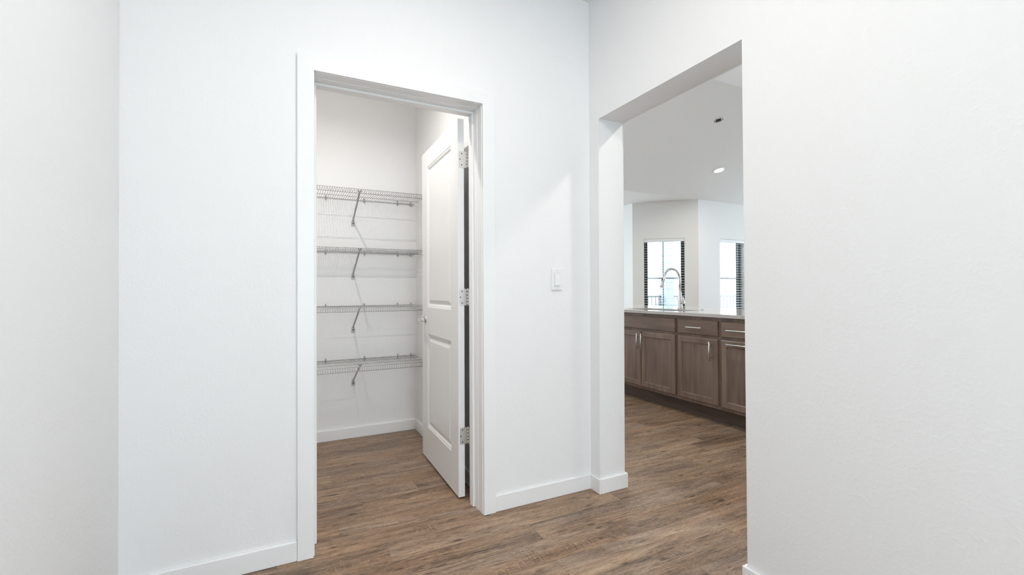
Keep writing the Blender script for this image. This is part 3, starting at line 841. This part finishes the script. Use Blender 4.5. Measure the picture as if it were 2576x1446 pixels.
# back panel of the island supporting the overhang
bm = bmesh.new(); box(bm, 2.264, 2.45, Y_E, 3.05, 0, CZ-0.002)
tag(obj('island_back_wall', bm, M_KWALL), 'low wall behind the island cabinets carrying the counter', 'wall', None, 'structure')

# countertop with sink cutout
bm = bmesh.new()
X0, X1, Y0, Y1 = 1.630, 2.80, Y_E-0.02, 3.08
HX0, HX1, HY0, HY1 = 1.745, 2.10, 1.02, 1.74
Z0, Z1, B = CZ, 0.914, 0.003
def rect(x0, x1, y0, y1, z): return [bm.verts.new(p) for p in ((x0, y0, z), (x1, y0, z), (x1, y1, z), (x0, y1, z))]
ro = [rect(X0, X1, Y0, Y1, Z0), rect(X0, X1, Y0, Y1, Z1-B), rect(X0+B, X1-B, Y0+B, Y1-B, Z1), rect(HX0, HX1, HY0, HY1, Z1), rect(HX0, HX1, HY0, HY1, Z0)]
for a, b_ in zip(ro, ro[1:]+ro[:1]):
    for q in range(4): bm.faces.new((a[q], a[(q+1) % 4], b_[(q+1) % 4], b_[q]))
tag(obj('countertop', bm, M_QUARTZ), 'pale speckled quartz countertop on the island', 'countertop')
# sink
t = thing('kitchen_sink', 'undermount steel sink set into the island counter', 'sink', ((HX0+HX1)/2, (HY0+HY1)/2, 0))
hx, hy = (HX1-HX0)/2+0.006, (HY1-HY0)/2+0.006
bm = bmesh.new()
def rr(x, y, z, r=0.03, n=5):
    out = []
    for cx_, cy_, a0 in ((x-r, y-r, 0), (-x+r, y-r, 90), (-x+r, -y+r, 180), (x-r, -y+r, 270)):
        for k in range(n): a = math.radians(a0+90*k/(n-1)); out.append(bm.verts.new((cx_+r*math.cos(a), cy_+r*math.sin(a), z)))
    return out
rs = [rr(hx+0.02, hy+0.02, CZ-0.001), rr(hx, hy, CZ-0.001), rr(hx-0.004, hy-0.004, 0.72), rr(hx-0.03, hy-0.03, 0.685)]
for a, b_ in zip(rs, rs[1:]):
    for q in range(20): bm.faces.new((a[q], a[(q+1) % 20], b_[(q+1) % 20], b_[q]))
bm.faces.new(rs[-1])
obj('bowl', bm, M_STEEL, t, False)
bm = bmesh.new(); lathe(bm, [(0, 0.686), (0.03, 0.686), (0.045, 0.690), (0.052, 0.687)], 24); obj('drain', bm, M_CHROME, t, True)
# faucet
t = thing('kitchen_faucet', 'tall chrome gooseneck pull-down faucet behind the sink', 'faucet', (2.190, 1.379, 0.914))
bm = bmesh.new(); lathe(bm, [(0, 0), (0.031, 0), (0.031, 0.004), (0.027, 0.008), (0.0235, 0.030), (0.0235, 0.088), (0.021, 0.100), (0.0165, 0.135), (0.0140, 0.175), (0.0125, 0.20), (0, 0.20)], 28)
obj('base', bm, M_CHROME, t, True)
pts = [(0, 0, 0.19), (0, 0, 0.30)]
cxr, czr, rad = -0.117, 0.305, 0.117
for k in range(0, 15): a = math.pi*k/18.0; pts.append((cxr+rad*math.cos(a), 0, czr+rad*math.sin(a)))
bm = bmesh.new(); tube(bm, pts, 0.0125, 16); obj('spout', bm, M_CHROME, t, True)
e = Vector(pts[-1]); dirn = (Vector(pts[-1])-Vector(pts[-2])).normalized()
tgt = Vector((-0.262, 0, 0.232))
hd = (tgt-e)
bm = bmesh.new(); tube(bm, [e, e+hd*0.05, e+hd*0.10, e+hd*0.14, e+hd*0.2, e+hd*0.7, e+hd*0.97, tgt], [0.013, 0.0165, 0.0165, 0.014, 0.0155, 0.0175, 0.020, 0.018], 18)
sp = obj('spray_head', bm, M_CHROME, t, True)
bm = bmesh.new(); mid = e+hd*0.5; side = Vector((-hd.z, 0, hd.x)).normalized()*-1
if side.x > 0: side = -side
tube(bm, [mid+side*0.012-hd*0.12, mid+side*0.020, mid+side*0.012+hd*0.16], [0.004, 0.007, 0.005], 8); obj('spray_button', bm, M_SCREW, sp, True)
bm = bmesh.new(); tube(bm, [(0, -0.018, 0.070), (0, -0.050, 0.070)], [0.019, 0.0175], 18)
hb = obj('handle_hub', bm, M_CHROME, t, True)
bm = bmesh.new(); tube(bm, [(0, -0.044, 0.074), (0, -0.052, 0.085), (0.003, -0.040, 0.115), (0.004, -0.034, 0.135)], [0.009, 0.009, 0.0065, 0.005], 12)
obj('lever', bm, M_CHROME, hb, True)
# air switch button
bm = bmesh.new(); lathe(bm, [(0, 0.010), (0.008, 0.010), (0.010, 0.008), (0.011, 0.004), (0.019, 0.003), (0.020, 0), (0, 0)], 24)
b_ = obj('air_switch_button', bm, M_CHROME, None, True); b_.location = (2.19, 1.095, 0.914)
tag(b_, 'small round chrome button on the counter right of the faucet', 'button')
